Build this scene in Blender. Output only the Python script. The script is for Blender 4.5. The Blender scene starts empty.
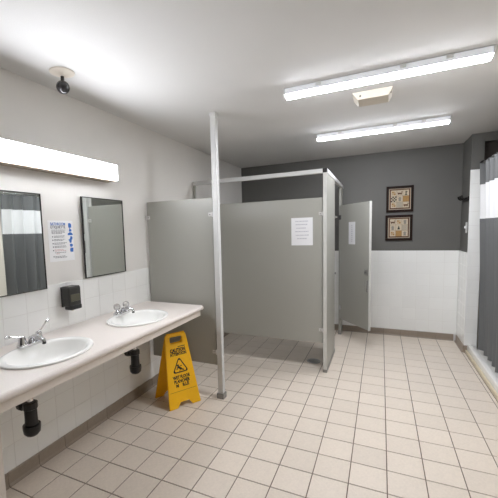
import bpy, bmesh, math, random
from mathutils import Matrix, Vector
random.seed(7)
SC = bpy.context.scene
C = SC.collection
PI = math.pi

# ------------------------------------------------------------------ camera
cam_d = bpy.data.cameras.new('camera'); cam = bpy.data.objects.new('camera', cam_d); C.objects.link(cam)
cam_d.sensor_fit = 'HORIZONTAL'; cam_d.sensor_width = 36.0
cam_d.lens = 36.0 * 343.296 / 498.0
cam_d.shift_x = (249.0 - 217.667) / 498.0
cam_d.shift_y = (263.572 - 249.0) / 498.0
cam_d.clip_start = 0.02
Rv, Uv, Fv = Vector((0.90338055, 0.42782716, -0.02945359)), Vector((-0.01332782, 0.09665852, 0.99522837)), Vector((-0.42863266, 0.89867739, -0.09302143))
m = Matrix.Identity(4)
for i in range(3):
    m[i][0] = Rv[i]; m[i][1] = Uv[i]; m[i][2] = -Fv[i]
m[2][3] = 1.474
cam.matrix_world = m
SC.camera = cam
# ------------------------------------------------------------------ world, view
w = bpy.data.worlds.new('world'); SC.world = w; w.use_nodes = True
w.node_tree.nodes['Background'].inputs[0].default_value = (0.8, 0.82, 0.85, 1)
w.node_tree.nodes['Background'].inputs[1].default_value = 0.05
vs = SC.view_settings
vs.view_transform = 'Standard'; vs.look = 'None'; vs.gamma = 1.0; vs.use_curve_mapping = False
vs.exposure = 1.13
CEIL_LAMP = 34.0      # emission of the ceiling tube diffusers
WALL_LAMP = 17.0       # emission of the lamp over the mirrors

# ------------------------------------------------------------------ materials
def lin(c):
    return tuple(((v/255)/12.92 if v/255 <= 0.04045 else (((v/255)+0.055)/1.055)**2.4) for v in c)
def mat(name, rgb, rough=0.5, metal=0.0, var=0.0, scale=30.0, bump=0.0, bscale=None, spec=None, coat=0.0, rand=0.0, trans=0.0, ior=None, rvar=0.0, detail=3):
    M = bpy.data.materials.new(name); M.use_nodes = True
    nt = M.node_tree; b = nt.nodes['Principled BSDF']
    c = lin(rgb); b.inputs['Base Color'].default_value = (*c, 1)
    b.inputs['Roughness'].default_value = rough; b.inputs['Metallic'].default_value = metal
    if spec is not None: b.inputs['Specular IOR Level'].default_value = spec
    if coat: b.inputs['Coat Weight'].default_value = coat
    if trans: b.inputs['Transmission Weight'].default_value = trans
    if ior: b.inputs['IOR'].default_value = ior
    tc = nt.nodes.new('ShaderNodeTexCoord')
    if var or rand:
        n = nt.nodes.new('ShaderNodeTexNoise'); n.inputs['Scale'].default_value = scale; n.inputs['Detail'].default_value = detail
        nt.links.new(tc.outputs['Object'], n.inputs['Vector'])
        mr = nt.nodes.new('ShaderNodeMapRange')
        mr.inputs['From Min'].default_value = 0.3; mr.inputs['From Max'].default_value = 0.7
        mr.inputs['To Min'].default_value = 1 - var; mr.inputs['To Max'].default_value = 1 + var
        nt.links.new(n.outputs['Fac'], mr.inputs['Value'])
        src = mr.outputs['Result']
        if rand:
            oi = nt.nodes.new('ShaderNodeObjectInfo')
            r2 = nt.nodes.new('ShaderNodeMapRange'); r2.inputs['To Min'].default_value = 1 - rand; r2.inputs['To Max'].default_value = 1 + rand
            nt.links.new(oi.outputs['Random'], r2.inputs['Value'])
            mu = nt.nodes.new('ShaderNodeMath'); mu.operation = 'MULTIPLY'
            nt.links.new(src, mu.inputs[0]); nt.links.new(r2.outputs['Result'], mu.inputs[1]); src = mu.outputs[0]
        vm = nt.nodes.new('ShaderNodeVectorMath'); vm.operation = 'SCALE'; vm.inputs[0].default_value = c
        nt.links.new(src, vm.inputs['Scale']); nt.links.new(vm.outputs[0], b.inputs['Base Color'])
    if rvar:
        n3 = nt.nodes.new('ShaderNodeTexNoise'); n3.inputs['Scale'].default_value = 3.0
        nt.links.new(tc.outputs['Object'], n3.inputs['Vector'])
        r3 = nt.nodes.new('ShaderNodeMapRange'); r3.inputs['To Min'].default_value = rough - rvar; r3.inputs['To Max'].default_value = rough + rvar
        nt.links.new(n3.outputs['Fac'], r3.inputs['Value']); nt.links.new(r3.outputs['Result'], b.inputs['Roughness'])
    if bump:
        n2 = nt.nodes.new('ShaderNodeTexNoise'); n2.inputs['Scale'].default_value = bscale or scale; n2.inputs['Detail'].default_value = 2
        nt.links.new(tc.outputs['Object'], n2.inputs['Vector'])
        bp = nt.nodes.new('ShaderNodeBump'); bp.inputs['Strength'].default_value = bump; bp.inputs['Distance'].default_value = 0.002
        nt.links.new(n2.outputs['Fac'], bp.inputs['Height']); nt.links.new(bp.outputs[0], b.inputs['Normal'])
    return M
def emit(name, rgb, s):
    M = mat(name, rgb, 0.4); b = M.node_tree.nodes['Principled BSDF']
    b.inputs['Emission Color'].default_value = (*lin(rgb), 1); b.inputs['Emission Strength'].default_value = s
    return M

M = {}
M['wall_white'] = mat('wall_white', (230, 227, 222), 0.6, var=0.012, scale=4, bump=0.12, bscale=220)
M['ceiling'] = mat('ceiling', (219, 218, 216), 0.75, var=0.012, scale=3, bump=0.2, bscale=160)
M['wall_grey'] = mat('wall_grey', (102, 101, 97), 0.55, var=0.015, scale=5, bump=0.12, bscale=220)
M['brown_paint'] = mat('brown_paint', (58, 50, 46), 0.6, var=0.03, scale=6, bump=0.1, bscale=200)
M['cream_wall'] = mat('cream_wall', (206, 200, 188), 0.6, var=0.012, scale=4, bump=0.12, bscale=220)
M['grout_white'] = mat('grout_white', (226, 224, 220), 0.85, var=0.03, scale=40)
M['tile_white'] = mat('tile_white', (244, 244, 241), 0.16, rand=0.012, var=0.006, scale=10)
M['grout_floor'] = mat('grout_floor', (112, 96, 84), 0.9, var=0.12, scale=12)
M['tile_floor'] = mat('tile_floor', (220, 208, 194), 0.42, rand=0.035, var=0.05, scale=90, bump=0.12, bscale=300, rvar=0.07, detail=4)
M['tile_base'] = mat('tile_base', (150, 137, 123), 0.4, rand=0.05, var=0.05, scale=60, bump=0.05, bscale=200)
M['partition'] = mat('partition', (166, 165, 157), 0.36, var=0.03, scale=160, bump=0.06, bscale=350, rvar=0.05)
M['partition_edge'] = mat('partition_edge', (205, 204, 199), 0.35, metal=0.0, var=0.02, scale=20)
M['alu'] = mat('alu', (212, 212, 210), 0.5, metal=0.1, var=0.02, scale=15)
M['alu_dark'] = mat('alu_dark', (150, 149, 146), 0.35, metal=0.6, var=0.04, scale=20)
M['chrome'] = mat('chrome', (215, 215, 217), 0.1, metal=1.0, var=0.02, scale=20)
M['steel'] = mat('steel', (160, 159, 156), 0.3, metal=0.8, var=0.03, scale=30)
M['black_plastic'] = mat('black_plastic', (22, 21, 21), 0.35, var=0.1, scale=20)
M['dark_metal'] = mat('dark_metal', (46, 44, 42), 0.35, metal=0.6, var=0.08, scale=30)
M['mirror'] = mat('mirror', (236, 240, 237), 0.012, metal=1.0, var=0.004, scale=3)
M['laminate'] = mat('laminate', (232, 223, 216), 0.32, var=0.025, scale=120, detail=5)
M['laminate_side'] = mat('laminate_side', (222, 212, 202), 0.4, var=0.02, scale=80)
M['bracket'] = mat('bracket', (218, 217, 214), 0.4, metal=0.2, var=0.02, scale=20)
M['porcelain'] = mat('porcelain', (250, 249, 245), 0.22, var=0.006, scale=5)
M['smoke'] = mat('smoke', (44, 43, 40), 0.35, var=0.08, scale=12)
M['smoke_window'] = mat('smoke_window', (84, 82, 66), 0.35, var=0.15, scale=10)
M['yellow'] = mat('yellow', (255, 194, 2), 0.38, var=0.03, scale=40, bump=0.05, bscale=200)
M['yellow_dark'] = mat('yellow_dark', (170, 118, 10), 0.5, var=0.05, scale=40)
M['ink'] = mat('ink', (38, 32, 26), 0.6, var=0.1, scale=60)
M['paper'] = mat('paper', (236, 236, 238), 0.8, var=0.008, scale=30)
M['paper_white'] = mat('paper_white', (240, 240, 240), 0.7, var=0.008, scale=30)
M['print_grey'] = mat('print_grey', (120, 120, 126), 0.8, var=0.06, scale=60)
M['print_faint'] = mat('print_faint', (192, 192, 200), 0.8, var=0.06, scale=60)
M['print_blue'] = mat('print_blue', (58, 112, 190), 0.7, var=0.06, scale=60)
M['print_navy'] = mat('print_navy', (60, 66, 84), 0.7, var=0.06, scale=60)
M['print_pink'] = mat('print_pink', (205, 160, 160), 0.7, var=0.06, scale=60)
M['frame_wood'] = mat('frame_wood', (36, 21, 16), 0.6, spec=0.2, var=0.25, scale=40)
M['mat_cream'] = mat('mat_cream', (186, 172, 152), 0.7, var=0.03, scale=40)
M['patch_cream'] = mat('patch_cream', (196, 182, 158), 0.8, var=0.03, scale=60)
M['patch_tan'] = mat('patch_tan', (165, 128, 78), 0.8, var=0.08, scale=60)
M['patch_brown'] = mat('patch_brown', (96, 66, 48), 0.8, var=0.1, scale=60)
M['patch_grey'] = mat('patch_grey', (140, 134, 126), 0.8, var=0.05, scale=60)
M['curtain_grey'] = mat('curtain_grey', (104, 105, 105), 0.42, var=0.03, scale=200, bump=0.08, bscale=500)
M['curtain_white'] = mat('curtain_white', (226, 226, 226), 0.55, var=0.015, scale=200, bump=0.08, bscale=500)
M['curb_white'] = mat('curb_white', (236, 234, 229), 0.25, var=0.01, scale=10)
M['curb_beige'] = mat('curb_beige', (212, 200, 174), 0.5, var=0.04, scale=30)
M['fixture_white'] = mat('fixture_white', (232, 232, 230), 0.4, var=0.008, scale=10)
M['fixture_tan'] = mat('fixture_tan', (150, 136, 120), 0.5, var=0.03, scale=10)
M['box_cream'] = mat('box_cream', (212, 203, 188), 0.5, var=0.015, scale=20)
M['plate_beige'] = mat('plate_beige', (226, 216, 202), 0.4, var=0.03, scale=20)
M['ball'] = mat('ball', (52, 50, 52), 0.22, var=0.2, scale=40, coat=0.3)
M['clear'] = mat('clear', (235, 235, 235), 0.06, trans=0.85, ior=1.47, var=0.004, scale=20)
M['lamp_ceiling'] = emit('lamp_ceiling', (245, 248, 255), CEIL_LAMP)
M['lens_side'] = emit('lens_side', (245, 248, 255), 0.12)
M['lamp_wall'] = emit('lamp_wall', (245, 248, 255), WALL_LAMP)

# ------------------------------------------------------------------ helpers
def bx(bm, x0, x1, y0, y1, z0, z1, bev=0.0, seg=2):
    t = bmesh.new(); bmesh.ops.create_cube(t, size=1.0)
    for v in t.verts:
        v.co = Vector(((x0+x1)/2 + v.co.x*(x1-x0), (y0+y1)/2 + v.co.y*(y1-y0), (z0+z1)/2 + v.co.z*(z1-z0)))
    if bev: bmesh.ops.bevel(t, geom=t.edges[:], offset=bev, segments=seg, affect='EDGES', profile=0.5)
    merge(bm, t); return bm
def merge(bm, t, mtx=None):
    if mtx is not None: bmesh.ops.transform(t, matrix=mtx, verts=t.verts[:])
    me = bpy.data.meshes.new('tmp'); t.to_mesh(me); t.free(); bm.from_mesh(me); bpy.data.meshes.remove(me)
def box(*a, **k): return bx(bmesh.new(), *a, **k)
def lathe(bm, prof, c=(0, 0, 0), n=24, sx=1.0, sy=1.0, axis='Z', cap0=True, cap1=True):
    t = bmesh.new(); rings = []
    for r, h in prof:
        rings.append([t.verts.new((r*sx*math.cos(2*PI*i/n), r*sy*math.sin(2*PI*i/n), h)) for i in range(n)])
    for a, b in zip(rings, rings[1:]):
        for i in range(n):
            t.faces.new((a[i], a[(i+1) % n], b[(i+1) % n], b[i]))
    if cap0: t.faces.new(rings[0][::-1])
    if cap1: t.faces.new(rings[-1])
    R = {'Z': Matrix.Identity(4), 'X': Matrix.Rotation(PI/2, 4, 'Y'), 'Y': Matrix.Rotation(-PI/2, 4, 'X')}[axis]
    merge(bm, t, Matrix.Translation(c) @ R); return bm
def tube(bm, pts, r, n=12, cap=True):
    t = bmesh.new(); pts = [Vector(p) for p in pts]; rs = r if isinstance(r, (list, tuple)) else [r]*len(pts)
    rings = []; up = None
    for i, p in enumerate(pts):
        d = (pts[min(i+1, len(pts)-1)] - pts[max(i-1, 0)]).normalized()
        if up is None:
            up = Vector((0, 0, 1)) if abs(d.z) < 0.9 else Vector((1, 0, 0))
        s = d.cross(up).normalized(); up = s.cross(d).normalized()
        rings.append([t.verts.new(p + rs[i]*(s*math.cos(2*PI*k/n) + up*math.sin(2*PI*k/n))) for k in range(n)])
    for a, b in zip(rings, rings[1:]):
        for k in range(n): t.faces.new((a[k], a[(k+1) % n], b[(k+1) % n], b[k]))
    if cap: t.faces.new(rings[0][::-1]); t.faces.new(rings[-1])
    bmesh.ops.recalc_face_normals(t, faces=t.faces[:])
    merge(bm, t); return bm
def curve_bm(cu):
    o = bpy.data.objects.new('tmp', cu); C.objects.link(o)
    bpy.context.view_layer.update()
    me = bpy.data.meshes.new_from_object(o.evaluated_get(bpy.context.evaluated_depsgraph_get()))
    b = bmesh.new(); b.from_mesh(me)
    bpy.data.objects.remove(o); bpy.data.curves.remove(cu); bpy.data.meshes.remove(me)
    bmesh.ops.remove_doubles(b, verts=b.verts[:], dist=1e-6)
    return b
def shape2d(outlines, thick, bev=0.0):
    cu = bpy.data.curves.new('tmp', 'CURVE'); cu.dimensions = '2D'; cu.fill_mode = 'BOTH'
    cu.extrude = max(thick/2 - bev, 1e-5); cu.bevel_depth = bev; cu.bevel_resolution = 2
    for o in outlines:
        s = cu.splines.new('POLY'); s.points.add(len(o)-1)
        for p, q in zip(s.points, o): p.co = (q[0], q[1], 0, 1)
        s.use_cyclic_u = True
    return curve_bm(cu)
def text_bm(s, size, depth=0.0004, bold=0.045):
    cu = bpy.data.curves.new('tmp', 'FONT'); cu.body = s; cu.size = size; cu.align_x = 'CENTER'; cu.align_y = 'CENTER'
    cu.extrude = depth; cu.resolution_u = 2; cu.offset = size*bold
    return curve_bm(cu)
def ell(cx, cy, a, b, n=48): return [(cx+a*math.cos(2*PI*i/n), cy+b*math.sin(2*PI*i/n)) for i in range(n)]
def obj(name, bm, mt, parent=None, local=False, smooth=False, loc=None):
    """one mesh object; bm in world coordinates unless local"""
    bmesh.ops.recalc_face_normals(bm, faces=bm.faces[:])
    me = bpy.data.meshes.new(name)
    off = Vector((0, 0, 0))
    if not local:
        if parent is not None:
            p = parent
            while p is not None: off += p.location; p = p.parent
        if loc is not None: off += (Vector(loc) - off)
    bmesh.ops.translate(bm, verts=bm.verts[:], vec=-off)
    bm.to_mesh(me); bm.free()
    if smooth:
        me.polygons.foreach_set('use_smooth', [True]*len(me.polygons))
        try: me.set_sharp_from_angle(angle=math.radians(40))
        except Exception: pass
    me.materials.append(M[mt])
    o = bpy.data.objects.new(name, me); C.objects.link(o)
    if parent is not None: o.parent = parent
    elif loc is not None: o.location = loc
    return o
def tag(o, label, cat, group=None):
    o['label'] = label; o['category'] = cat
    if group: o['group'] = group
    return o
def thing(name, label, cat, loc=(0, 0, 0), rz=0.0, group=None):
    o = bpy.data.objects.new(name, None); o.empty_display_size = 0.05; C.objects.link(o)
    o.location = loc; o.rotation_euler = (0, 0, rz)
    return tag(o, label, cat, group)
def struct(name, bm, mt, label=None):
    o = obj(name, bm, mt); o['kind'] = 'structure'
    if label: o['label'] = label
    return o

# ------------------------------------------------------------------ room dimensions (metres)
XL, XR, YB, YF, ZC = -1.985, 0.88, 5.13, -1.3, 2.45      # tile faces: left, right jamb, back; front; ceiling
TW = 0.008                                               # tiles stand this proud of the paint
TOPW = 1.1525                                            # top of the wainscot
ZB = 0.0855                                              # top of the base tiles
JY, JX = 4.68, 1.0                                       # the jamb beside the shower

floor = struct('floor', box(XL-0.1, 1.9, YF-0.1, YB+0.1, -0.1, -0.0025), 'grout_floor', 'beige square ceramic floor tiles with dark grout')
ceiling = struct('ceiling', box(XL-0.1, 1.9, YF-0.1, YB+0.1, ZC, ZC+0.1), 'ceiling', 'plain white painted ceiling')
wall_left = struct('wall_left', box(XL-0.1, XL-TW, YF-0.1, YB+0.1, 0, ZC), 'wall_white', 'off white wall with white tile below')
wall_back = struct('wall_back', box(XL-TW, XR+TW, YB+TW, YB+0.1, 0, ZC), 'wall_grey', 'dark grey back wall with white tile below')
wall_right = struct('wall_right', box(XR+0.02, 1.9, YF-0.1, 3.1, 0, ZC), 'cream_wall', 'cream wall running up to the shower')
wall_jamb = struct('wall_jamb', box(XR+TW, JX, JY+TW, YB+0.1, 0, ZC), 'wall_grey', 'narrow grey and white tiled wall end beside the shower')
wall_front = struct('wall_front', box(XL-0.1, 1.9, YF-0.1, YF, 0, ZC), 'wall_grey')
struct('wall_shower_side', box(1.85, 1.95, 3.1, YB+0.1, 0, ZC), 'cream_wall')
struct('wall_shower_end', box(JX, 1.85, 4.76, 4.9, 2.06, 2.36), 'brown_paint', 'dark brown end wall above the shower')
struct('wall_shower_end_lower', box(JX, 1.85, 4.76, 4.9, 0, 2.06), 'cream_wall')
struct('wall_shower_soffit', box(JX, 1.85, JY+TW, 4.9, 2.36, ZC), 'wall_grey')

# ------------------------------------------------------------------ tiles: each a part of its wall or floor
_tile_cache = {}
def tile_mesh(kind, du, dv, th, ch, mt):
    """chamfered slab, centred; kind = axis map. u,v in the surface, n out of it"""
    key = (kind, round(du, 4), round(dv, 4), th, mt)
    if key in _tile_cache: return _tile_cache[key]
    P = []
    for n, ins in ((0.0, 0.0), (th-ch, 0.0), (th, ch)):
        for su, sv in ((-1, -1), (1, -1), (1, 1), (-1, 1)):
            P.append((su*(du/2-ins), sv*(dv/2-ins), n))
    Fc = [(8, 9, 10, 11)]
    for k in (0, 4):
        for i in range(4): Fc.append((k+i, k+(i+1) % 4, k+4+(i+1) % 4, k+4+i))
    mp = {'Z': lambda u, v, n: (u, v, n), '+X': lambda u, v, n: (n, u, v), '-X': lambda u, v, n: (-n, -u, v), '-Y': lambda u, v, n: (u, -n, v)}[kind]
    me = bpy.data.meshes.new('tile'); me.from_pydata([mp(*p) for p in P], [], Fc); me.materials.append(M[mt]); me.update()
    _tile_cache[key] = me; return me
def put_tile(name, me, loc, parent):
    o = bpy.data.objects.new(name, me); C.objects.link(o); o.location = loc; o.parent = parent; return o
def spans(start, a, b, step, minw=0.012):
    """cells of a grid through `start`, cut to [a, b]"""
    k = math.floor((a-start)/step + 1e-6); out = []
    while start + k*step < b - 1e-6:
        lo, hi = max(a, start+k*step), min(b, start+(k+1)*step)
        if hi - lo > minw: out.append((lo, hi))
        k += 1
    return out
S = 0.2032
TX, TY = 0.051, 2.5966
G = 0.0058
YNEAR = TY - 7*S
for y0, y1 in spans(TY, YNEAR, YB, S):
    for x0, x1 in spans(TX, XL, XR+0.012, S):
        if y0 > JY-0.01 and x0 > XR-0.03: continue
        put_tile('tile', tile_mesh('Z', x1-x0-G, y1-y0-G, 0.0055, 0.0012, 'tile_floor'), ((x0+x1)/2, (y0+y1)/2, -0.0045), floor)
bm = bmesh.new()
for y0, y1 in spans(TY, YF, YNEAR, S):
    for x0, x1 in spans(TX, XL, XR+0.02, S):
        bx(bm, x0+G/2, x1-G/2, y0+G/2, y1-G/2, -0.004, 0.001)
o = obj('tile_field', bm, 'tile_floor', floor); o['kind'] = 'stuff'

W = 0.1524; GW = 0.0022
def wall_tiles(parent, kind, plane, uspans, vspans):
    for v0, v1 in vspans:
        for u0, u1 in uspans:
            me = tile_mesh(kind, u1-u0-GW, v1-v0-GW, TW, 0.0012, 'tile_white')
            u, v = (u0+u1)/2, (v0+v1)/2
            loc = {'+X': (plane-TW, u, v), '-X': (plane+TW, u, v), '-Y': (u, plane+TW, v)}[kind]
            put_tile('tile', me, loc, parent)
rows = spans(ZB, ZB, TOPW, W)
wall_tiles(wall_left, '+X', XL, spans(1.2325, 0.775, YB-TW, W), rows)
wall_tiles(wall_back, '-Y', YB, spans(XR, XL+TW, XR, W), rows)
wall_tiles(wall_jamb, '-X', XR, spans(YB, JY+TW, YB, W), rows)
wall_tiles(wall_jamb, '-Y', JY, [(XR, JX)], spans(ZB, ZB, 2.067, W))
# grout bed: a thin skin between the paint and the tile faces
for nm, b, par in (('grout', box(XL-TW, XL-TW+0.0068, 0.775, YB-TW, 0, TOPW-0.001), wall_left),
                   ('grout', box(XL, XR, YB+TW-0.0068, YB+TW, 0, TOPW-0.001), wall_back),
                   ('grout', box(XR+TW-0.0068, XR+TW, JY+TW, YB, 0, TOPW-0.001), wall_jamb),
                   ('grout', box(XR+TW-0.004, JX, JY+TW-0.0068, JY+TW, 0, 2.066), wall_jamb)):
    obj(nm, b, 'grout_white', par)

# base tiles with a coved foot
def base_mesh(length, kind):
    key = ('base', round(length, 4), kind)
    if key in _tile_cache: return _tile_cache[key]
    prof = [(0, 0), (0.026, 0), (0.016, 0.006), (0.011, 0.016), (0.010, ZB-0.006), (0.007, ZB-0.001), (0, ZB-0.001)]
    P = []; n = len(prof); Lh = length/2 - 0.0015
    for s in (-Lh, Lh):
        for d, z in prof: P.append((s, d, z))
    Fc = [tuple(range(n))[::-1], tuple(range(n, 2*n))] + [(i, (i+1) % n, n+(i+1) % n, n+i) for i in range(n)]
    mp = {'+X': lambda s, d, z: (d, -s, z), '-X': lambda s, d, z: (-d, s, z), '-Y': lambda s, d, z: (s, -d, z)}[kind]
    me = bpy.data.meshes.new('base_tile'); me.from_pydata([mp(*p) for p in P], [], Fc); me.materials.append(M['tile_base']); me.update()
    _tile_cache[key] = me; return me
def baseboard(name, kind, plane, us):
    par = struct(name, {'+X': lambda: box(plane-0.0005, plane+0.004, us[0][0], us[-1][1], 0, ZB-0.003),
                        '-X': lambda: box(plane-0.004, plane+0.0005, us[0][0], us[-1][1], 0, ZB-0.003),
                        '-Y': lambda: box(us[0][0], us[-1][1], plane-0.004, plane+0.0005, 0, ZB-0.003)}[kind](), 'grout_floor', 'brown coved base tiles')
    for u0, u1 in us:
        loc = {'+X': (plane, (u0+u1)/2, 0), '-X': (plane, (u0+u1)/2, 0), '-Y': ((u0+u1)/2, plane, 0)}[kind]
        put_tile('base_tile', base_mesh(u1-u0, kind), loc, par)
baseboard('baseboard_left', '+X', XL, spans(TY, 0.84, YB-0.03, S, 0.03))
baseboard('baseboard_back', '-Y', YB, spans(TX, XL+0.03, XR-0.03, S, 0.03))
baseboard('baseboard_right', '-X', XR, spans(TY, JY-0.005, YB-0.03, S, 0.03))
baseboard('baseboard_jamb', '-Y', JY, [(XR-0.005, XR+0.030)])

# ------------------------------------------------------------------ toilet stall
ZP0, ZP1, ZH = 0.300, 1.778, 2.055
PX, PY = -0.50, 3.56
t = thing('toilet_stall', 'large grey toilet stall with overhead rail and open door at the back wall', 'toilet stall', (PX, PY, 0))
obj('panel', box(XL+0.012, PX-0.022, PY-0.0125, PY+0.0125, ZP0, ZP1, bev=0.004), 'partition', t)
def pilaster(y0, y1, foot=0.1):
    p = obj('pilaster', box(PX-0.016, PX+0.016, y0, y1, 0.0, ZH-0.01, bev=0.003), 'partition', t)
    obj('shoe', box(PX-0.021, PX+0.021, y0-0.004, y1+0.004, 0.001, foot, bev=0.002), 'alu_dark', p)
    return p
p1 = pilaster(PY-0.03, 4.19, 0.035)
obj('edge_strip', box(PX-0.0175, PX+0.0175, PY-0.034, PY-0.0295, 0.03, ZH-0.012, bev=0.001), 'partition_edge', p1)
pilaster(4.92, YB-0.02, 0.06)
# wall post of the front panel
wp = obj('wall_post', box(XL+0.006, XL+0.030, PY-0.014, PY+0.014, ZP0-0.02, ZH-0.03, bev=0.003), 'partition', t)
# head rail: along the front, then back along the door side
hr = box(XL+0.003, PX+0.02, PY-0.022, PY+0.02, ZH-0.042, ZH, bev=0.003)
obj('head_rail', hr, 'alu', t)
obj('head_rail', box(PX-0.02, PX+0.02, PY-0.03, YB-0.012, ZH-0.040, ZH+0.002, bev=0.003), 'alu', t)
obj('rail_cap', box(PX-0.021, PX+0.021, PY-0.036, PY-0.029, ZH-0.04, ZH+0.002, bev=0.002), 'dark_metal', t)
def ubracket(x, y, z, par, dx=1):
    b = bx(bmesh.new(), min(x, x+dx*0.045), max(x, x+dx*0.045), y-0.019, y-0.0125, z-0.016, z+0.016, bev=0.002)
    bx(b, min(x, x+dx*0.008), max(x, x+dx*0.008), y-0.03, y+0.019, z-0.022, z+0.022, bev=0.002)
    o = obj('bracket', b, 'bracket', par)
    k = lathe(bmesh.new(), [(0.003, 0.006), (0.006, 0.004), (0.006, 0)], (0, 0, 0), 10)
    bmesh.ops.transform(k, matrix=Matrix.Translation((x+dx*0.03, y-0.0185, z)) @ Matrix.Rotation(PI/2, 4, 'X'), verts=k.verts[:])
    obj('bolt', k, 'steel', o)
for zz in (0.44, 1.62): ubracket(PX-0.016, PY, zz, t, -1)
# door: hinged on the far pilaster, swung out
hx, hy, ex, ey = PX+0.005, 4.905, -0.112, 4.40
DL = math.hypot(ex-hx, ey-hy); DA = math.atan2(ey-hy, ex-hx)
DM = Matrix.Translation((hx, hy, 0)) @ Matrix.Rotation(DA, 4, 'Z')
DZ0, DZ1 = 0.235, 1.772
def dbox(u0, u1, n0, n1, z0, z1, bev=0.0):
    b = box(u0, u1, n0, n1, z0, z1, bev=bev); bmesh.ops.transform(b, matrix=DM, verts=b.verts[:]); return b
door = obj('door', dbox(0.0, DL-0.001, -0.0125, 0.0125, DZ0, DZ1, 0.003), 'partition', t)
obj('edge_strip', dbox(DL-0.004, DL+0.003, -0.0145, 0.0145, DZ0-0.002, DZ1+0.002, 0.001), 'partition_edge', door)
lt = dbox(DL-0.075, DL-0.02, -0.024, -0.0125, 0.90, 0.97, 0.003)
merge(lt, dbox(DL-0.055, DL-0.04, -0.04, -0.022, 0.925, 0.945, 0.003))
obj('latch', lt, 'steel', door)
obj('pull_handle', dbox(DL-0.03, DL-0.015, -0.036, -0.0125, 0.70, 0.84, 0.004), 'chrome', door)
for zz in (DZ0+0.16, DZ1-0.16):
    obj('hinge', dbox(-0.012, 0.05, -0.02, 0.02, zz-0.03, zz+0.03, 0.003), 'chrome', door)
kp = lathe(bmesh.new(), [(0.016, 0), (0.016, 0.01), (0.008, 0.03)], (PX+0.016, 4.17, 1.60), 12, axis='X')
obj('coat_hook', kp, 'chrome', t)
obj('door_stop', lathe(bmesh.new(), [(0.012, 0), (0.012, 0.02)], (PX+0.014, 4.17, 0.95), 12, axis='X'), 'steel', t)

# ------------------------------------------------------------------ privacy screen at the end of the counter
SY = 2.65
t = thing('privacy_screen', 'grey privacy screen with floor to ceiling post beside the counter', 'privacy screen', (-1.262, SY, 0))
obj('panel', box(XL+0.012, -1.293, SY-0.0125, SY+0.0125, ZP0, 1.762, bev=0.004), 'partition', t)
post = obj('post', box(-1.285, -1.238, SY-0.024, SY+0.024, 0.0, ZC-0.002, bev=0.003), 'alu', t)
obj('shoe', box(-1.295, -1.228, SY-0.034, SY+0.034, 0.001, 0.05, bev=0.004), 'alu_dark', post)
obj('ceiling_collar', box(-1.2895, -1.2335, SY-0.0285, SY+0.0285, ZC-0.035, ZC-0.001, bev=0.004), 'alu', post)
for zz in (0.42, 1.62): ubracket(-1.285, SY, zz, t, -1)
ubracket(XL+0.001, SY, 1.62, t, 1)

# ------------------------------------------------------------------ vanity counter
CZ, CX, CY0, CY1 = 0.842, -1.385, 0.80, 2.585
SINKS = (1.25, 2.025); SX, SA, SB = -1.638, 0.207, 0.252
t = thing('vanity_counter', 'long pale pink laminate counter holding two oval sinks on the left wall', 'counter', (-1.68, 1.7, 0))
r = 0.02
out = [(XL+0.002, CY0), (CX, CY0)] + [(CX-r+r*math.cos(a), CY1-r+r*math.sin(a)) for a in [i*PI/12 for i in range(7)]] + [(XL+0.002, CY1)]
slab = shape2d([out] + [ell(SX, c, SA*0.93, SB*0.93) for c in SINKS], 0.036, 0.0)
bmesh.ops.translate(slab, verts=slab.verts[:], vec=(0, 0, CZ-0.018))
obj('countertop', slab, 'laminate', t)
nose = tube(bmesh.new(), [(CX-0.004, CY0, CZ-0.018), (CX-0.004, CY1-r, CZ-0.018)], 0.018, 16)
obj('front_nosing', nose, 'laminate', t, smooth=True)
obj('apron', box(CX-0.030, CX-0.012, CY0+0.002, CY1-0.03, CZ-0.085, CZ-0.036, bev=0.002), 'laminate_side', t)
obj('end_panel', box(XL+0.032, CX-0.034, CY0, CY0+0.03, 0.0, CZ-0.0365, bev=0.002), 'laminate_side', t)
obj('wall_cleat', box(XL+0.001, XL+0.02, CY0+0.04, CY1-0.05, CZ-0.075, CZ-0.0365), 'laminate_side', t)

def sink(cy, label):
    t = thing('sink', label, 'sink', (SX, cy, CZ))
    prof = [(0.90, -0.03), (0.985, 0.0005), (1.0, 0.004), (0.995, 0.010), (0.965, 0.0135), (0.91, 0.013), (0.87, 0.009), (0.845, 0.0), (0.81, -0.02), (0.74, -0.05), (0.62, -0.078), (0.45, -0.096), (0.25, -0.106), (0.11, -0.110)]
    b = lathe(bmesh.new(), prof, (SX, cy, CZ), 64, SA, SB, cap0=False, cap1=False)
    under = [(0.11, -0.118), (0.27, -0.116), (0.52, -0.104), (0.72, -0.078), (0.85, -0.050), (0.90, -0.03)]
    lathe(b, under, (SX, cy, CZ), 64, SA, SB, cap0=False, cap1=False)
    obj('basin', b, 'porcelain', t, smooth=True)
    d = lathe(bmesh.new(), [(0.001, -0.112), (0.014, -0.112), (0.018, -0.108), (0.026, -0.1065), (0.027, -0.1095)], (SX, cy, CZ), 24, cap1=False)
    obj('drain', d, 'chrome', t, smooth=True)
    return t
sink(SINKS[0], 'white oval drop-in sink with lever faucet, nearer the camera')
sink(SINKS[1], 'white oval drop-in sink with round knob faucet, by the grey screen')

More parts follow.
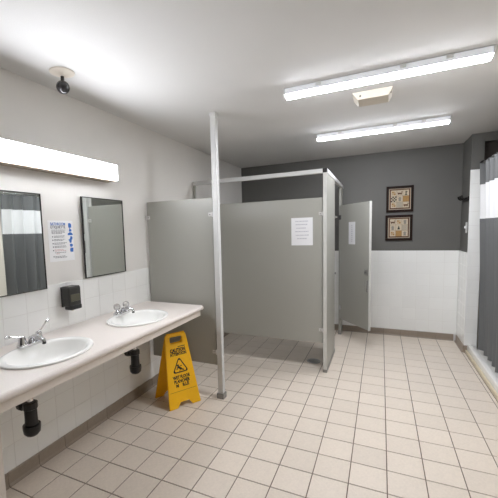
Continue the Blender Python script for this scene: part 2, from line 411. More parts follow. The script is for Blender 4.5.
FX = -1.822
def faucet(cy, label, kind):
    z = CZ + 0.0125
    t = thing('faucet', label, 'faucet', (FX, cy, z))
    b = bmesh.new()
    tt = shape2d([[(0.026*math.cos(a) , 0.052+0.026*math.sin(a)) for a in [i*PI/10 for i in range(11)]] + [(0.026*math.cos(a), -0.052+0.026*math.sin(a)) for a in [PI+i*PI/10 for i in range(11)]]], 0.018, 0.004)
    bmesh.ops.translate(tt, verts=tt.verts[:], vec=(FX, cy, z+0.009)); merge(b, tt)
    obj('base_plate', b, 'chrome', t, smooth=True)
    sp = tube(bmesh.new(), [(FX, cy, z+0.014), (FX+0.005, cy, z+0.035), (FX+0.03, cy, z+0.048), (FX+0.075, cy, z+0.048), (FX+0.108, cy, z+0.040), (FX+0.112, cy, z+0.028)], [0.019, 0.018, 0.016, 0.013, 0.012, 0.011], 14)
    s = obj('spout', sp, 'chrome', t, smooth=True)
    obj('aerator', lathe(bmesh.new(), [(0.010, 0.018), (0.0105, 0.03)], (FX+0.112, cy, z), 14), 'dark_metal', s)
    for sgn in (-1, 1):
        y = cy + sgn*0.052
        if kind == 'lever':
            h = lathe(bmesh.new(), [(0.025, 0.016), (0.024, 0.024), (0.018, 0.05), (0.017, 0.058), (0.013, 0.064), (0.004, 0.067)], (FX, y, z), 20)
            v = obj('valve_body', h, 'chrome', t, smooth=True)
            if sgn < 0:
                pts = [(FX, y, z+0.058), (FX-0.004, y-0.03, z+0.066), (FX-0.010, y-0.06, z+0.076), (FX-0.014, y-0.088, z+0.078)]
            else:
                pts = [(FX, y, z+0.058), (FX+0.004, y+0.02, z+0.076), (FX+0.006, y+0.045, z+0.104), (FX+0.008, y+0.066, z+0.124)]
            a = tube(bmesh.new(), pts[:3], [0.006, 0.005, 0.0055], 10)
            obj('lever', a, 'chrome', v, smooth=True)
            pd = tube(bmesh.new(), [pts[2], [(p+q)/2 for p, q in zip(pts[2], pts[3])], pts[3]], [0.006, 0.012, 0.007], 12)
            obj('lever_paddle', pd, 'chrome', v, smooth=True)
        else:
            h = lathe(bmesh.new(), [(0.023, 0.016), (0.022, 0.024), (0.014, 0.036), (0.010, 0.044)], (FX, y, z), 18)
            v = obj('valve_body', h, 'chrome', t, smooth=True)
            k = lathe(bmesh.new(), [(0.010, 0.043), (0.020, 0.048), (0.026, 0.060), (0.026, 0.072), (0.021, 0.083), (0.012, 0.088), (0.002, 0.089)], (FX, y, z), 12)
            obj('knob', k, 'clear', v)
            obj('knob_cap', lathe(bmesh.new(), [(0.009, 0.0885), (0.008, 0.0915), (0.002, 0.092)], (FX, y, z), 12), 'chrome', v)
    return t
faucet(SINKS[0]+0.03, 'chrome two handle faucet with long lever handles', 'lever')
faucet(SINKS[1]+0.03, 'chrome faucet with clear round knobs on the farther sink', 'knob')

def trap(cy, label):
    x, z = SX-0.07, CZ
    t = thing('drain_trap', label, 'drain pipe', (x, cy, 0.40))
    tp = lathe(bmesh.new(), [(0.017, 0.545), (0.017, CZ-0.119)], (x, cy, 0), 16)
    obj('tailpiece', tp, 'chrome', t, smooth=True)
    bd = lathe(bmesh.new(), [(0.012, 0.395), (0.030, 0.400), (0.042, 0.415), (0.045, 0.440), (0.045, 0.458), (0.034, 0.456), (0.032, 0.50), (0.032, 0.545), (0.027, 0.556)], (x, cy, 0), 18)
    obj('trap_body', bd, 'black_plastic', t, smooth=True)
    obj('slip_nut', lathe(bmesh.new(), [(0.030, 0.546), (0.038, 0.551), (0.038, 0.580), (0.028, 0.586)], (x, cy, 0), 12), 'black_plastic', t)
    obj('outlet_arm', tube(bmesh.new(), [(x-0.02, cy, 0.545), (x-0.07, cy, 0.556), (x-0.11, cy, 0.565), (XL+0.004, cy, 0.567)], 0.021, 14), 'black_plastic', t, smooth=True)
    obj('slip_nut', lathe(bmesh.new(), [(0.025, -0.016), (0.031, -0.012), (0.031, 0.012), (0.025, 0.016)], (x-0.066, cy, 0.556), 12, axis='X'), 'black_plastic', t)
    obj('wall_flange', lathe(bmesh.new(), [(0.045, 0.0), (0.04, 0.008), (0.027, 0.014)], (XL, cy, 0.567), 18, axis='X'), 'black_plastic', t)
    return t
trap(SINKS[0]-0.085, 'black plastic drain trap under the nearer sink')
trap(SINKS[1]+0.02, 'black plastic drain trap under the farther sink behind the yellow sign')

# ------------------------------------------------------------------ mirrors
def mirror(y0, y1, z0, z1, label, rz=0.0):
    cy = (y0+y1)/2; h = (y1-y0)/2
    t = thing('wall_mirror', label, 'mirror', (XL-TW+0.001, cy, z0), rz)
    f = bmesh.new(); x0 = 0.0095
    for a in ((-h, h, 0.0, 0.006), (-h, h, z1-z0-0.006, z1-z0), (-h, -h+0.006, 0, z1-z0), (h-0.006, h, 0, z1-z0)):
        bx(f, x0, x0+0.013, a[0], a[1], a[2], a[3], bev=0.0015)
    obj('frame', f, 'dark_metal', t, local=True)
    obj('glass', box(x0+0.001, x0+0.009, -h+0.006, h-0.006, 0.006, z1-z0-0.006), 'mirror', t, local=True)
    return t
mirror(1.075, 1.530, 1.133, 1.748, 'rectangular framed wall mirror left of the poster reflecting the shower curtain')
mirror(1.857, 2.310, 1.156, 1.757, 'rectangular framed wall mirror right of the poster reflecting the grey screen', math.radians(1.2))

# ------------------------------------------------------------------ soap dispenser
t = thing('soap_dispenser', 'smoky black soap dispenser on the tiles between the mirrors', 'soap dispenser', (XL+0.001, 1.685, 0.962))
y0, y1 = 1.633, 1.737
obj('back_plate', box(XL+0.001, XL+0.013, y0+0.006, y1-0.006, 0.985, 1.125, bev=0.003), 'black_plastic', t)
body = box(XL+0.012, XL+0.088, y0, y1, 0.99, 1.125, bev=0.010, seg=3)
obj('body', body, 'smoke', t, smooth=True)
obj('level_window', box(XL+0.078, XL+0.091, y0+0.012, y1-0.012, 1.025, 1.075, bev=0.003), 'smoke_window', t)
obj('push_bar', box(XL+0.03, XL+0.096, y0+0.004, y1-0.004, 0.968, 1.0, bev=0.008, seg=3), 'black_plastic', t, smooth=True)
obj('nozzle', lathe(bmesh.new(), [(0.008, 0.955), (0.012, 0.972)], (XL+0.055, 1.685, 0), 12), 'plate_beige', t)
obj('top_cap', box(XL+0.014, XL+0.084, y0+0.006, y1-0.006, 1.121, 1.129, bev=0.003), 'smoke', t)

# ------------------------------------------------------------------ poster between the mirrors
PXW = XL - TW
t = thing('poster', 'white poster with blue icons taped between the two mirrors', 'poster', (PXW+0.0005, 1.685, 1.302))
PY0, PY1, PZ0, PZ1 = 1.583, 1.787, 1.302, 1.580
def on_left(b, y, z, x=PXW+0.0022):      # XY drawing -> the left wall plane facing +X
    mt = Matrix(((0, 0, 1, x), (1, 0, 0, y), (0, 1, 0, z), (0, 0, 0, 1)))
    bmesh.ops.transform(b, matrix=mt, verts=b.verts[:]); return b
obj('sheet', box(PXW+0.0006, PXW+0.0018, PY0, PY1, PZ0, PZ1), 'paper_white', t)
def fit(b, width):
    xs = [v.co.x for v in b.verts]; k = width/(max(xs)-min(xs)); c = (max(xs)+min(xs))/2
    for v in b.verts: v.co.x = (v.co.x-c)*k
    return b
obj('title_line', on_left(fit(text_bm('BATHROOM', 0.026, bold=0.012), 0.118), 1.663, 1.556), 'print_blue', t)
obj('title_line', on_left(fit(text_bm('ETIQUETTE', 0.027, bold=0.012), 0.118), 1.663, 1.535), 'print_navy', t)
def stuff(o): o['kind'] = 'stuff'; return o
def text_rows(rows, seed, hgt):
    rnd = random.Random(seed); b = bmesh.new()
    for (u0, u1, v) in rows:
        u = u0
        while u < u1 - 0.002:
            l = min(rnd.uniform(0.008, 0.02), u1-u)
            bx(b, u, u+l, v-hgt/2, v+hgt/2, -0.0002, 0.0002); u += l + 0.0035
    return b
rowsA = [(-0.058, 0.056, 1.516), (-0.058, 0.05, 1.508), (-0.058, 0.052, 1.500), (-0.058, 0.03, 1.492)]
for zz, l in ((1.475, 0.045), (1.467, 0.04), (1.452, 0.048), (1.444, 0.03), (1.428, 0.06), (1.420, 0.045), (1.406, 0.05), (1.398, 0.055), (1.362, 0.05), (1.336, 0.045), (1.328, 0.055)):
    rowsA.append((-0.042, l, zz))
stuff(obj('text_lines', on_left(text_rows(rowsA, 3, 0.0036), 1.666, 0, PXW+0.0022), 'print_grey', t))
stuff(obj('text_lines', on_left(text_rows([(-0.042, 0.03, 1.382), (-0.042, 0.05, 1.374), (-0.03, 0.0, 1.354)], 4, 0.0036), 1.666, 0, PXW+0.0022), 'print_pink', t))
bl = bmesh.new()
for zz in (1.471, 1.448, 1.424, 1.402, 1.378, 1.336):
    k = shape2d([ell(0, 0, 0.0042, 0.0042, 10)], 0.0004); bmesh.ops.translate(k, verts=k.verts[:], vec=(-0.052, zz, 0)); merge(bl, k)
stuff(obj('bullets', on_left(bl, 1.666, 0, PXW+0.0022), 'print_navy', t))
icons = [[(-.010, -.014), (.011, -.014), (.011, .006), (.004, .014), (-.010, .012)],
         [(-.009, -.012), (.009, -.012), (.010, -.002), (.002, .006), (.001, .013), (-.003, .013), (-.005, .003)],
         [(-.018, -.008), (.018, -.008), (.017, .001), (.006, .010), (-.004, .010), (-.016, .002)],
         [(-.010, -.009), (.008, -.012), (.013, .0), (.010, .010), (-.003, .011), (-.004, .001)],
         [(-.014, .006), (-.003, .009), (.006, .012), (.011, -.001), (.006, -.014), (-.005, -.012), (-.006, -.001)],
         [(-.009, -.006), (.0, -.011), (.010, -.006), (.012, .003), (.003, .010), (-.009, .007)],
         [(-.009, -.013), (.010, -.013), (.012, .004), (.012, .012), (-.008, .012), (-.012, .0)]]
for (dy, zz), pts in zip(((0.079, 1.548), (0.080, 1.518), (0.079, 1.488), (0.082, 1.459), (0.076, 1.440), (0.082, 1.408), (0.084, 1.376)), icons):
    obj('icon', on_left(shape2d([[(1.25*px_, 1.15*pz_) for px_, pz_ in pts]], 0.0004), 1.685+dy-0.004, zz), 'print_blue', t)

# ------------------------------------------------------------------ lamp over the mirrors
LY0, LY1, LZ0, LZ1 = 0.950, 2.172, 1.896, 2.019
t = thing('vanity_light', 'long glowing white wall lamp above the mirrors', 'wall lamp', (PXW, (LY0+LY1)/2, LZ0))
obj('housing', box(PXW+0.001, PXW+0.045, LY0+0.004, LY1-0.004, LZ0+0.004, LZ1-0.006, bev=0.003), 'fixture_white', t)
obj('top_cover', box(PXW+0.001, PXW+0.116, LY0+0.006, LY1-0.006, LZ1-0.006, LZ1, bev=0.002), 'fixture_white', t)
obj('bottom_rim', box(PXW+0.002, PXW+0.090, LY0+0.006, LY1-0.006, LZ0-0.006, LZ0+0.004, bev=0.003), 'fixture_tan', t)
obj('diffuser', box(PXW+0.044, PXW+0.110, LY0+0.012, LY1-0.012, LZ0+0.003, LZ1-0.0065, bev=0.004, seg=3), 'lamp_wall', t, smooth=True)
for y in (LY0, LY1-0.012):
    obj('end_cap', box(PXW+0.002, PXW+0.114, y, y+0.012, LZ0, LZ1+0.002, bev=0.006), 'fixture_white', t)

# ------------------------------------------------------------------ ceiling lamps
def ceiling_lamp(y0, label):
    x0, x1 = -0.628, 0.557; d = 0.100
    t = thing('ceiling_light', label, 'ceiling lamp', ((x0+x1)/2, y0+d/2, ZC), 0, 'tube lights on the ceiling')
    HZ = ZC - 0.042
    obj('housing', box(x0+0.012, x1-0.012, y0+0.006, y0+d-0.006, HZ+0.002, ZC-0.001), 'fixture_white', t)
    for y in (y0, y0+d-0.006):
        obj('side_lens', box(x0+0.012, x1-0.012, y, y+0.006, HZ, ZC-0.006, bev=0.001), 'lens_side', t)
    b = bmesh.new(); n = 10; prof = []
    for i in range(n+1):
        a = PI*i/n; prof.append((y0+d/2 - (d/2-0.003)*math.cos(a), HZ-0.015*math.sin(a)))
    L = [b.verts.new((x0+0.014, p[0], p[1])) for p in prof]; R_ = [b.verts.new((x1-0.014, p[0], p[1])) for p in prof]
    for i in range(n): b.faces.new((L[i], L[i+1], R_[i+1], R_[i]))
    b.faces.new((L[0], R_[0], R_[-1], L[-1])); b.faces.new(L); b.faces.new(R_[::-1])
    obj('diffuser', b, 'lamp_ceiling', t, smooth=True)
    for x in (x0, x1-0.012):
        e = shape2d([[(-d/2, -0.002)] + [((p[0]-(y0+d/2))*1.06, (p[1]-ZC)*1.03) for p in prof] + [(d/2, -0.002)]], 0.012)
        bmesh.ops.transform(e, matrix=Matrix(((0, 0, 1, x+0.006), (1, 0, 0, y0+d/2), (0, 1, 0, ZC), (0, 0, 0, 1))), verts=e.verts[:])
        obj('end_cap', e, 'fixture_white', t)
    for k in (0.2, 0.62, 0.82):
        xx = x0 + k*(x1-x0)
        obj('clip', box(xx-0.018, xx+0.018, y0-0.004, y0+0.006, ZC-0.026, ZC-0.002, bev=0.002), 'fixture_white', t)
ceiling_lamp(2.455, 'glowing ceiling tube light nearer the camera, beside the cream ceiling box')
ceiling_lamp(3.785, 'glowing ceiling tube light farther away, in front of the grey back wall')

# ------------------------------------------------------------------ cream ceiling box
t = thing('ceiling_sensor_box', 'cream rectangular box on the ceiling between the two tube lights', 'ceiling box', (-0.07, 2.89, ZC))
b = bmesh.new()
top = [(-0.205, 2.79), (0.062, 2.79), (0.062, 3.0), (-0.205, 3.0)]; bot = [(-0.168, 2.818), (0.038, 2.818), (0.038, 2.985), (-0.168, 2.985)]
vt = [b.verts.new((x, y, ZC-0.001)) for x, y in top]; vb = [b.verts.new((x, y, 2.403)) for x, y in bot]
b.faces.new(vt); b.faces.new(vb[::-1])
for i in range(4): b.faces.new((vt[i], vb[i], vb[(i+1) % 4], vt[(i+1) % 4]))
bmesh.ops.bevel(b, geom=b.edges[:], offset=0.003, segments=2, affect='EDGES', profile=0.5)
obj('cover', b, 'box_cream', t)
s = Vector((0, -0.86, -0.51)).normalized()
k = lathe(bmesh.new(), [(0.007, 0), (0.007, 0.003), (0.003, 0.005)], (0, 0, 0), 12)
bmesh.ops.transform(k, matrix=Matrix.Translation((-0.15, 2.806, 2.424)) @ s.to_track_quat('Z', 'Y').to_matrix().to_4x4(), verts=k.verts[:])
obj('indicator', k, 'dark_metal', t)
k = lathe(bmesh.new(), [(0.006, 0), (0.006, 0.003), (0.003, 0.005)], (0, 0, 0), 12)
bmesh.ops.transform(k, matrix=Matrix.Translation((0.049, 2.83, 2.424)) @ Vector((0.9, 0, -0.45)).normalized().to_track_quat('Z', 'Y').to_matrix().to_4x4(), verts=k.verts[:])
obj('indicator', k, 'dark_metal', t)

# ------------------------------------------------------------------ ball hanging from a ceiling plate
bxp, byp = -1.735, 1.556
t = thing('ceiling_ball_fitting', 'small dark ball hanging under a beige plate on the ceiling', 'ceiling fitting', (bxp, byp, ZC))
obj('plate', lathe(bmesh.new(), [(0.072, -0.001), (0.070, -0.006), (0.045, -0.014), (0.026, -0.02), (0.012, -0.026)], (bxp, byp, ZC), 28), 'plate_beige', t, smooth=True)
obj('neck', lathe(bmesh.new(), [(0.010, -0.055), (0.010, -0.024)], (bxp, byp, ZC), 12), 'dark_metal', t)
obj('ball', lathe(bmesh.new(), [(0.038*math.sin(PI*i/14)+0.0002, -0.088-0.038*math.cos(PI*i/14)) for i in range(15)], (bxp, byp, ZC), 24), 'ball', t, smooth=True)
obj('ball_band', lathe(bmesh.new(), [(0.0384, -0.094), (0.0384, -0.087)], (bxp, byp, ZC), 24, cap0=False, cap1=False), 'dark_metal', t, smooth=True)

# ------------------------------------------------------------------ notices
NY = PY - 0.0125
t = thing('notice', 'white letter size notice taped to the front of the toilet stall', 'notice', (-0.729, NY, 1.307))
obj('sheet', box(-0.837, -0.621, NY-0.0014, NY-0.0004, 1.307, 1.588), 'paper', t)
def on_front(b, x, z, y):
    bmesh.ops.transform(b, matrix=Matrix(((1, 0, 0, x), (0, 0, -1, y), (0, 1, 0, z), (0, 0, 0, 1))), verts=b.verts[:]); return b
stuff(obj('text_lines', on_front(text_rows([(-0.066, 0.064, 0.105), (-0.064, 0.054, 0.072), (-0.056, 0.044, 0.036), (-0.068, 0.066, 0.001), (-0.064, 0.070, -0.036), (-0.05, 0.05, -0.070)], 9, 0.009), -0.729, 1.447, NY-0.0016), 'print_faint', t))
t = thing('notice', 'narrow white notice taped to the open stall door', 'notice', (hx, hy, 0), DA)
u0, u1 = 0.215, 0.355
obj('sheet', box(u0, u1, -0.0139, -0.0129, 1.262, 1.545), 'paper', t, local=True)
b = text_rows([((u0+u1)/2-0.008, (u0+u1)/2+0.012, 1.50-0.025*i) for i in range(9)], 5, 0.012)
bmesh.ops.transform(b, matrix=Matrix(((1, 0, 0, 0), (0, 0, -1, -0.0141), (0, 1, 0, 0), (0, 0, 0, 1))), verts=b.verts[:])
stuff(obj('text_lines', b, 'print_faint', t, local=True))

# ------------------------------------------------------------------ framed pictures
WYP = YB + TW
def picture(x0, x1, z0, z1, label, cells):
    t = thing('framed_picture', label, 'picture', ((x0+x1)/2, WYP, z0), 0, 'framed patchwork pictures')
    f = bmesh.new(); fw = 0.030; yb, yf = WYP-0.001, WYP-0.024
    for a in ((x0, x1, z0, z0+fw), (x0, x1, z1-fw, z1), (x0, x0+fw, z0+fw, z1-fw), (x1-fw, x1, z0+fw, z1-fw)):
        bx(f, a[0], a[1], yf, yb, a[2], a[3], bev=0.004)
    obj('frame', f, 'frame_wood', t)
    obj('mat_board', box(x0+fw-0.002, x1-fw+0.002, yb-0.010, yb-0.002, z0+fw-0.002, z1-fw+0.002), 'mat_cream', t)
    i0 = fw + 0.009
    obj('inner_border', box(x0+i0, x1-i0, yb-0.012, yb-0.0095, z0+i0, z1-i0), 'patch_brown', t)
    px0, px1, pz0, pz1 = x0+i0+0.013, x1-i0-0.013, z0+i0+0.014, z1-i0-0.014
    cw, chh = (px1-px0)/3, (pz1-pz0)/3
    for j in range(3):
        for i in range(3):
            base, motif = cells[j][i]
            cx0, cz1 = px0+i*cw, pz1-j*chh
            pa = obj('patch', box(cx0+0.001, cx0+cw-0.001, yb-0.0135, yb-0.0118, cz1-chh+0.001, cz1-0.001), base, t)
            if motif is None: continue
            b = bmesh.new(); y0, y1 = yb-0.0145, yb-0.0133; col = 'ink'
            X = lambda u: cx0+u*cw
            Z = lambda v: cz1-chh+v*chh
            def r_(u0, u1, v0, v1): bx(b, X(u0), X(u1), y0, y1, Z(v0), Z(v1))
            if motif == 'check':
                for p in range(4):
                    for q in range(4):
                        if (p+q) % 2 == 0: r_(0.04+p*0.23, 0.04+(p+1)*0.23, 0.04+q*0.23, 0.04+(q+1)*0.23)
            elif motif == 'stripe':
                for p in range(5): r_(0.06+p*0.19, 0.15+p*0.19, 0.04, 0.96)
                col = 'patch_grey'
            elif motif == 'hut':
                r_(0.3, 0.7, 0.12, 0.6); r_(0.22, 0.78, 0.6, 0.7); r_(0.36, 0.64, 0.7, 0.82); col = 'patch_grey'
            elif motif == 'tub':
                r_(0.15, 0.85, 0.3, 0.55); r_(0.25, 0.34, 0.18, 0.3); r_(0.66, 0.75, 0.18, 0.3); r_(0.1, 0.2, 0.55, 0.62); r_(0.78, 0.9, 0.55, 0.8); col = 'patch_brown'
            elif motif == 'pump':
                r_(0.42, 0.58, 0.15, 0.8); r_(0.28, 0.72, 0.1, 0.2); r_(0.58, 0.75, 0.6, 0.7)
            elif motif == 'tree':
                r_(0.3, 0.7, 0.2, 0.38); r_(0.37, 0.63, 0.38, 0.58); r_(0.44, 0.56, 0.58, 0.8)
            elif motif == 'star':
                r_(0.2, 0.5, 0.5, 0.8); r_(0.5, 0.8, 0.2, 0.5); r_(0.56, 0.74, 0.6, 0.74); r_(0.26, 0.42, 0.22, 0.4); col = 'patch_tan'
            obj('motif', b, col, pa)
c_, k_, g_ = 'patch_cream', 'patch_tan', 'patch_grey'
picture(0.058, 0.373, 1.659, 1.994, 'dark framed patchwork picture hung above the other on the grey wall',
        [[(c_, 'star'), (c_, 'tub'), (c_, 'pump')], [(c_, 'check'), (c_, 'hut'), (k_, None)], [(c_, 'star'), (c_, 'stripe'), (c_, 'tub')]])
picture(0.052, 0.367, 1.287, 1.620, 'dark framed patchwork picture hung below the other, just over the tile',
        [[(c_, 'tub'), (c_, 'star'), (c_, 'hut')], [(c_, 'hut'), (c_, 'tree'), (c_, 'stripe')], [(c_, 'star'), (k_, None), (c_, 'hut')]])

# ------------------------------------------------------------------ hook rack and switch on the short wall by the shower
XJ = XR + TW
t = thing('hook_rack', 'dark metal hook rack on the narrow grey wall', 'hook rack', (XJ, 4.86, 1.72))
obj('rail', box(XJ-0.014, XJ-0.001, 4.72, 5.02, 1.735, 1.785, bev=0.003), 'dark_metal', t)
for y in (4.77, 4.87, 4.97):
    obj('hook', tube(bmesh.new(), [(XJ-0.012, y, 1.765), (XJ-0.045, y, 1.76), (XJ-0.06, y, 1.775), (XJ-0.064, y, 1.80)], 0.009, 10), 'dark_metal', t, smooth=True)
t = thing('light_switch', 'steel light switch plate with white toggle below the hook rack', 'light switch', (XJ, 4.80, 1.37))
obj('plate', box(XJ-0.006, XJ-0.001, 4.765, 4.845, 1.375, 1.495, bev=0.002), 'alu', t)
obj('toggle', box(XJ-0.022, XJ-0.005, 4.798, 4.812, 1.425, 1.455, bev=0.002), 'fixture_white', t)

# ------------------------------------------------------------------ shower: base, rod, curtain
t = thing('shower_pan', 'white shower pan with raised curb at the right wall', 'shower pan', (0.92, 3.9, 0))
obj('curb', box(0.911, 0.962, 3.1, JY+TW-0.008, 0.004, 0.102, bev=0.008, seg=3), 'curb_white', t, smooth=True)
obj('edge_strip', box(0.893, 0.913, 3.1, JY-0.002, 0.0, 0.036, bev=0.002), 'curb_beige', t)
obj('tray', box(0.960, 1.85, 3.1, 4.76, 0.004, 0.045, bev=0.004), 'curb_white', t)
RX, RZ = 0.992, 2.125
def rodx(y): return RX + 0.0*y
t = thing('curtain_rod', 'chrome shower curtain rod spanning the shower opening', 'curtain rod', (RX, 3.89, RZ))
obj('rod', tube(bmesh.new(), [(RX, 3.102, RZ), (RX, 3.5, RZ), (RX, 4.2, RZ), (RX, JY-0.001, RZ)], 0.0125, 14), 'steel', t, smooth=True)
for y, s in ((JY-0.001, -1), (3.101, 1)):
    k = lathe(bmesh.new(), [(0.034, 0), (0.033, 0.008), (0.02, 0.016), (0.015, 0.024)], (0, 0, 0), 18)
    bmesh.ops.transform(k, matrix=Matrix.Translation((RX, y, RZ)) @ Matrix.Rotation(-s*PI/2, 4, 'X'), verts=k.verts[:])
    obj('flange', k, 'dark_metal', t, smooth=True)
t = thing('shower_curtain', 'grey shower curtain with wide white band hanging on the right', 'shower curtain', (RX, 3.86, 0.10))
CY_0, CY_1, CT, CB = 3.17, 4.58, 2.112, 0.106
NP = 8
def cur(u, z):
    h = (CT - z)/(CT - CB)                # 0 at the top, 1 at the hem
    ph = 2*PI*NP*(u + 0.018*math.sin(9*u) + 0.01*math.sin(23*u+1))
    amp = 0.028 + 0.020*min(1.0, 1.5*h) + 0.007*math.sin(5*u+0.7)
    x = RX - 0.030 + 0.060*min(1.0, 1.6*h) + amp*math.sin(ph + 0.5*h*math.sin(4*u)) + 0.010*h*math.sin(2.3*ph/NP*3 + 2*h) + 0.006*math.sin(2*ph+1.0+h*2)
    y = CY_0 + (CY_1-CY_0)*u + 0.010*math.sin(2*ph)*0.6 - 0.05*h*(u-0.5)*0.6
    return x, y
def band(name, z0, z1, mt, nz):
    nu = 260; V = []; Fc = []
    for j in range(nz+1):
        z = z0 + (z1-z0)*j/nz
        for i in range(nu+1):
            u = i/nu; x, y = cur(u, z)
            zz = z
            if j == nz and abs(z1-CT) < 1e-6: zz = z - 0.012*(0.5-0.5*math.cos(2*PI*NP*u))
            V.append((x-RX, y-3.86, zz-0.10))
    for j in range(nz):
        for i in range(nu):
            a = j*(nu+1)+i; Fc.append((a, a+1, a+nu+2, a+nu+1))
    me = bpy.data.meshes.new(name); me.from_pydata(V, [], Fc); me.update()
    me.polygons.foreach_set('use_smooth', [True]*len(me.polygons)); me.materials.append(M[mt])
    o = bpy.data.objects.new(name, me); C.objects.link(o); o.parent = t
    md = o.modifiers.new('thickness', 'SOLIDIFY'); md.thickness = 0.0018; md.offset = 0; md.use_rim = False
    return o
for nm, z0, z1, mt, nz, lb in (('lower_band', CB, 1.527, 'curtain_grey', 30, 'dark grey lower cloth'), ('middle_band', 1.527, 1.885, 'curtain_white', 10, 'white middle band'), ('upper_band', 1.885, CT, 'curtain_grey', 6, 'dark grey top band')):
    band(nm, z0, z1, mt, nz)['label'] = lb
rm = bmesh.new(); tube(rm, [(0.026*math.cos(2*PI*i/20), 0.0, 0.030*math.sin(2*PI*i/20)) for i in range(21)], 0.0022, 6, cap=False)
rme = None
for k in range(9):
    u = (k+0.25)/NP if k < NP else 0.995
    y = CY_0 + (CY_1-CY_0)*min(u, 0.995)
    if rme is None:
        o = obj('ring', rm, 'chrome', t, local=True); rme = o.data
    else:
        o = bpy.data.objects.new('ring', rme); C.objects.link(o); o.parent = t
    o.location = (0.0, y-3.86, RZ-0.016-0.10); o.rotation_euler = (0, 0, random.uniform(-0.35, 0.35))

# ------------------------------------------------------------------ yellow wet floor sign
FLx, FLy, FRx, FRy = -1.556, 2.270, -1.408, 2.523
ang = math.atan2(FRy-FLy, FRx-FLx)
HS, SLANT, WB, WT = 0.150, 0.618, 0.295, 0.195
ca = HS/SLANT; tilt = math.asin(ca)
# local frame: +x along the front foot, +y away from the viewer, origin midway between the two feet
fcx, fcy = (FLx+FRx)/2, (FLy+FRy)/2
nx, ny = -math.sin(ang), math.cos(ang)
t = thing('caution_sign', 'yellow folding wet floor sign standing under the counter end', 'floor sign', (fcx+nx*HS, fcy+ny*HS, 0), ang)
H0 = 0.47
prof = [(-WB/2, 0), (-WB/2+0.075, 0), (-WB/2+0.105, 0.042), (WB/2-0.105, 0.042), (WB/2-0.075, 0), (WB/2, 0), (WB/2-0.002, 0.03),
        (WT/2+0.004, SLANT-0.05), (WT/2, SLANT-0.02), (WT/2-0.02, SLANT), (-WT/2+0.02, SLANT), (-WT/2, SLANT-0.02), (-WT/2-0.004, SLANT-0.05), (-WB/2+0.002, 0.03)]
rr = 0.018
hole = []
for cx_, cy_, a0 in ((0.045, SLANT-0.062+0.014, 0), (-0.045, SLANT-0.062+0.014, PI/2), (-0.045, SLANT-0.062-0.014, PI), (0.045, SLANT-0.062-0.014, 1.5*PI)):
    for i in range(5):
        a = a0 + i*PI/8; hole.append((cx_+rr*math.cos(a), cy_+rr*math.sin(a)))
def leaf(front):
    # drawing plane (x, up the slope, outward) -> local frame
    s = -1 if front else 1
    B = Matrix(((1 if front else -1, 0, 0, 0), (0, -s*ca, s*math.cos(tilt), s*HS), (0, math.cos(tilt), ca, 0), (0, 0, 0, 1)))
    return B
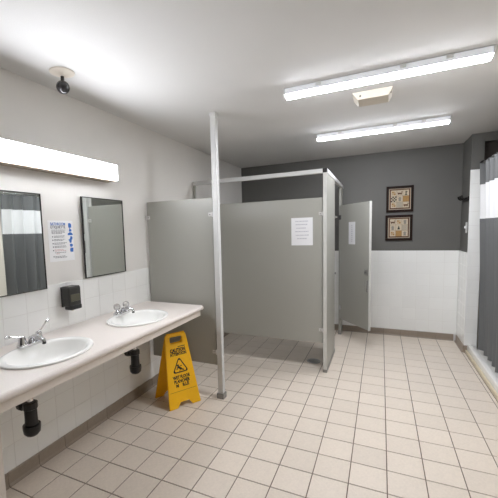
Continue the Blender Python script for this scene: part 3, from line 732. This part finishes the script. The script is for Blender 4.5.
for front in (True, False):
    B = leaf(front)
    b = shape2d([prof, hole], 0.012, 0.003)
    bmesh.ops.translate(b, verts=b.verts[:], vec=(0, 0, -0.006))
    bmesh.ops.transform(b, matrix=B, verts=b.verts[:])
    lo = min(v.co.z for v in b.verts)
    bmesh.ops.translate(b, verts=b.verts[:], vec=(0, 0, -lo+0.001))
    lf = obj('leaf', b, 'yellow', t, local=True)
    # raised border and score line
    k = bx(bmesh.new(), -WB/2+0.024, WB/2-0.024, 0.1285, 0.1315, 0.0, 0.0008)
    bmesh.ops.transform(k, matrix=Matrix.Translation((0, 0, -lo+0.001)) @ B, verts=k.verts[:]); obj('score_line', k, 'yellow_dark', lf, local=True)
    k = bmesh.new()
    for sgn in (-1, 1):
        pts = [(sgn*(WB/2-0.012), 0.06), (sgn*(WB/2-0.016), 0.06), (sgn*(WT/2-0.008), SLANT-0.06), (sgn*(WT/2-0.004), SLANT-0.06)]
        q = shape2d([pts], 0.003); merge(k, q)
    bmesh.ops.transform(k, matrix=Matrix.Translation((0, 0, -lo+0.001)) @ B, verts=k.verts[:]); obj('rib', k, 'yellow', lf, local=True)
    def put(bb, x, v, nm='lettering'):
        bmesh.ops.transform(bb, matrix=Matrix.Translation((0, 0, -lo+0.001)) @ B @ Matrix.Translation((x, v, 0.0009)), verts=bb.verts[:])
        obj(nm, bb, 'ink', lf, local=True)
    put(fit(text_bm('CAUTION', 0.042), 0.148), 0.0, SLANT*0.758)
    put(fit(text_bm('ATTENTION', 0.036), 0.158), 0.0, SLANT*0.706)
    put(box(0.0, 0.07, -0.003, 0.003, -0.0004, 0.0004), 0.005, SLANT*0.805, 'print_bar')
    put(fit(text_bm('WET FLOOR', 0.038), 0.165), 0.0, SLANT*0.392)
    put(fit(text_bm('PLANCHER', 0.036), 0.150), 0.0, SLANT*0.338)
    put(fit(text_bm('M', 0.036), 0.024), -0.050, SLANT*0.284)
    put(fit(text_bm('ILLÉ', 0.036), 0.062), 0.031, SLANT*0.284)
    tri = []
    for i in range(3):                       # rounded triangle
        a = PI/2 + i*2*PI/3; cx_, cy_ = 0.062*math.cos(a), 0.062*math.sin(a)
        for j in range(5):
            q = a - PI/3 + j*PI/6; tri.append((cx_+0.014*math.cos(q), cy_+0.014*math.sin(q)))
    inner = [(x*0.80, y*0.80) for x, y in tri]
    put(shape2d([tri, inner], 0.0008), 0.0, SLANT*0.525, 'warning_triangle')
    man = shape2d([ell(-0.016, 0.012, 0.008, 0.008, 12)], 0.0008)
    for pts in ([(-0.024, 0.001), (-0.008, 0.006), (0.013, -0.010), (0.002, -0.022)], [(0.004, -0.020), (0.010, -0.012), (0.030, -0.022), (0.028, -0.029)],
                [(0.0, -0.018), (0.006, -0.014), (-0.006, -0.031), (-0.013, -0.031)], [(-0.014, 0.002), (-0.008, 0.004), (0.014, 0.012), (0.015, 0.006)],
                [(-0.024, 0.0), (-0.018, -0.002), (-0.026, -0.018), (-0.032, -0.016)]):
        merge(man, shape2d([pts], 0.0008))
    bmesh.ops.scale(man, vec=(1.2, 1.2, 1.0), verts=man.verts[:])
    put(man, 0.0, SLANT*0.528, 'slipping_figure')
zt = SLANT*math.cos(tilt)
obj('top_hinge', tube(bmesh.new(), [(-WT/2+0.012, 0, zt+0.001), (WT/2-0.012, 0, zt+0.001)], 0.009, 10), 'yellow', t, local=True, smooth=True)

# ------------------------------------------------------------------ floor drain
t = thing('floor_drain', 'round dark metal floor drain under the stall panel', 'floor drain', (-0.66, 3.80, 0.001))
obj('rim', lathe(bmesh.new(), [(0.072, 0.0), (0.070, 0.004), (0.058, 0.0045), (0.057, 0.001)], (-0.66, 3.80, 0.0012), 28, cap0=False, cap1=False), 'steel', t, smooth=True)
obj('dish', lathe(bmesh.new(), [(0.058, 0.0004), (0.058, 0.0010)], (-0.66, 3.80, 0.001), 28), 'dark_metal', t)
g = bmesh.new()
for i in range(-3, 4):
    y = i*0.015; hw = math.sqrt(max(0.0575**2-y*y, 1e-5)); bx(g, -0.66-hw, -0.66+hw, 3.80+y-0.0035, 3.80+y+0.0035, 0.0022, 0.0052)
obj('grate', g, 'steel', t)
